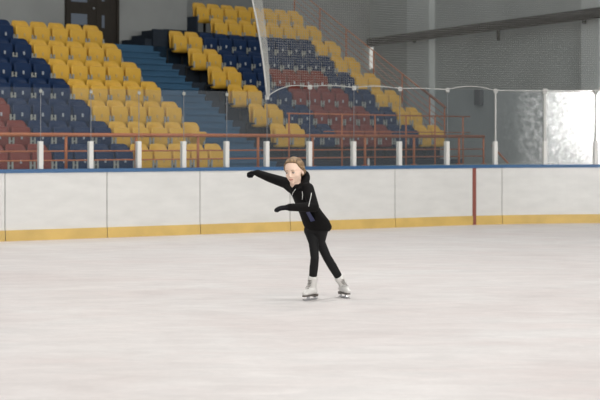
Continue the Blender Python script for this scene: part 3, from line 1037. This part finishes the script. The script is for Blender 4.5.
# skates
def skate(ank, knee, toe_dir, zice):
    toe_dir = Vector((toe_dir.x, toe_dir.y, 0)).normalized()
    up = Vector((0, 0, 1))
    lat = toe_dir.cross(up)
    a = Vector((ank.x, ank.y, 0))
    B = lambda f, l, z: a + toe_dir * f + lat * l + up * (zice + z)
    bt_ = MB()
    shaft = (knee - ank).normalized()
    bt_.chain([B(0, 0, .11), Vector((ank.x, ank.y, ank.z)) + shaft * .02, ank + shaft * .085], [.042, .044, .050])
    bt_.chain([B(-.035, 0, .085), B(.0, 0, .09), B(.07, 0, .082), B(.125, 0, .072)], [.036, .040, .036, .028])
    root = gp(remeshed(bt_, 'skate_boot', M['boot'], girl, .006, 2))
    so = MB()
    outl = [(-.075, .024), (-.05, .03), (.0, .026), (.06, .034), (.11, .032), (.15, .014)]
    pl_ = [(f, l) for f, l in outl] + [(f, -l) for f, l in reversed(outl)]
    vs = [B(f, l, .040) for f, l in pl_] + [B(f, l, .052) for f, l in pl_]
    n = len(pl_)
    so.poly(vs, [tuple(range(n-1, -1, -1)), tuple(range(n, 2*n))] + [(i, (i+1) % n, n+(i+1) % n, n+i) for i in range(n)])
    so.poly([B(-.075, .022, .028), B(-.025, .022, .028), B(-.025, -.022, .028), B(-.075, -.022, .028), B(-.075, .022, .05), B(-.025, .022, .05), B(-.025, -.022, .05), B(-.075, -.022, .05)],
            [(3,2,1,0),(4,5,6,7),(0,1,5,4),(1,2,6,5),(2,3,7,6),(3,0,4,7)])
    s_ = so.build('sole', M['sole'], root)
    bl = MB()
    prof = [(-.10, .006), (-.07, .0), (.10, .0), (.15, .008), (.165, .022), (.15, .022), (.13, .012), (.09, .014), (.085, .042), (.045, .042), (.04, .014), (-.03, .014), (-.035, .03), (-.065, .03), (-.07, .012), (-.10, .014)]
    vs = [B(f, .002, z) for f, z in prof] + [B(f, -.002, z) for f, z in prof]
    n = len(prof)
    bl.poly(vs, [tuple(range(n-1, -1, -1)), tuple(range(n, 2*n))] + [(i, (i+1) % n, n+(i+1) % n, n+i) for i in range(n)])
    b_ = bl.build('blade', M['steel'], root)
    lc = MB()
    for k in range(6):
        t = k / 5
        c = B(.085 - .05 * t, 0, .118 + .0 * t).lerp(ank + shaft * .06 + toe_dir * .047, t)
        lc.tube([c + lat * .02, c + toe_dir * .008 + up * .004, c - lat * .02], .003, 6)
    l_ = lc.build('laces', M['sole'], root)
    return root
skate(RA, RK, Vector((-.55, -.83, 0)), 0.0)
skate(LA, LK, Vector((.35, -.93, 0)), 0.0)

# ================================================================ WINDOW OPPOSITE, LAMPS
mb = MB()
o = MB().box(-14, 42, -8.6, -8.3, 0, 9).build('wall_front', M['wall']); tag(o, kind='structure')
for k, (wx, hw_) in enumerate(((14.9, 1.5), (26.6, 1.5))):
    win = empty('window_%d' % (k + 2), (wx, -8.28, 3.0))
    tag(win, kind='structure')
    MB().box(-hw_, hw_, 0.0, 0.02, -1.0, 1.0).build('window_pane', M['daylight'], win)
    fr_ = MB()
    for a_ in (-hw_ - 0.1, hw_): fr_.box(a_, a_ + 0.1, -0.02, 0.06, -1.1, 1.1)
    for a_ in (-1.1, 1.0): fr_.box(-hw_, hw_, -0.02, 0.06, a_, a_ + 0.1)
    fr_.build('window_frame', M['stub'], win)

def lamp(x, y, z, sx, sy, power, rz=0.0, col=(1, 0.97, 0.93)):
    l = bpy.data.lights.new('rink_lamp', 'AREA'); l.shape = 'RECTANGLE'; l.size = sx; l.size_y = sy; l.energy = power; l.color = col
    o = bpy.data.objects.new('rink_lamp', l); o.location = (x, y, z); o.rotation_euler = (0, 0, rz)
    return link(o)
for y in (0, 7, 14, 20):
    for x in (-6, 1, 8):
        lamp(x, y, 9.5, 2.4, 1.2, 225)

wld = bpy.data.worlds.new('hall'); C.world = wld; wld.use_nodes = True
wld.node_tree.nodes['Background'].inputs[0].default_value = (0.95, 0.98, 1.0, 1)
wld.node_tree.nodes['Background'].inputs[1].default_value = 0.36

# ================================================================ CAMERA
cd = bpy.data.cameras.new('camera')
cam = bpy.data.objects.new('camera', cd); link(cam)
cam.location = (0, 0, HC); cam.rotation_euler = (PI / 2, 0, 0)
cd.sensor_width = 36; cd.lens = F / 600 * 36
cd.shift_y = -(200 - HZ) / 600
cd.clip_end = 300
cd.dof.use_dof = True; cd.dof.focus_distance = Y0; cd.dof.aperture_fstop = cd.lens / 1000 / 0.024
C.camera = cam
C.view_settings.view_transform = 'Standard'; C.view_settings.look = 'None'
C.view_settings.gamma = 1; C.view_settings.use_curve_mapping = False
C.view_settings.exposure = 0.0
C.cycles.use_denoising = True
C.cycles.max_bounces = 6; C.cycles.transparent_max_bounces = 24
C.cycles.sample_clamp_indirect = 8
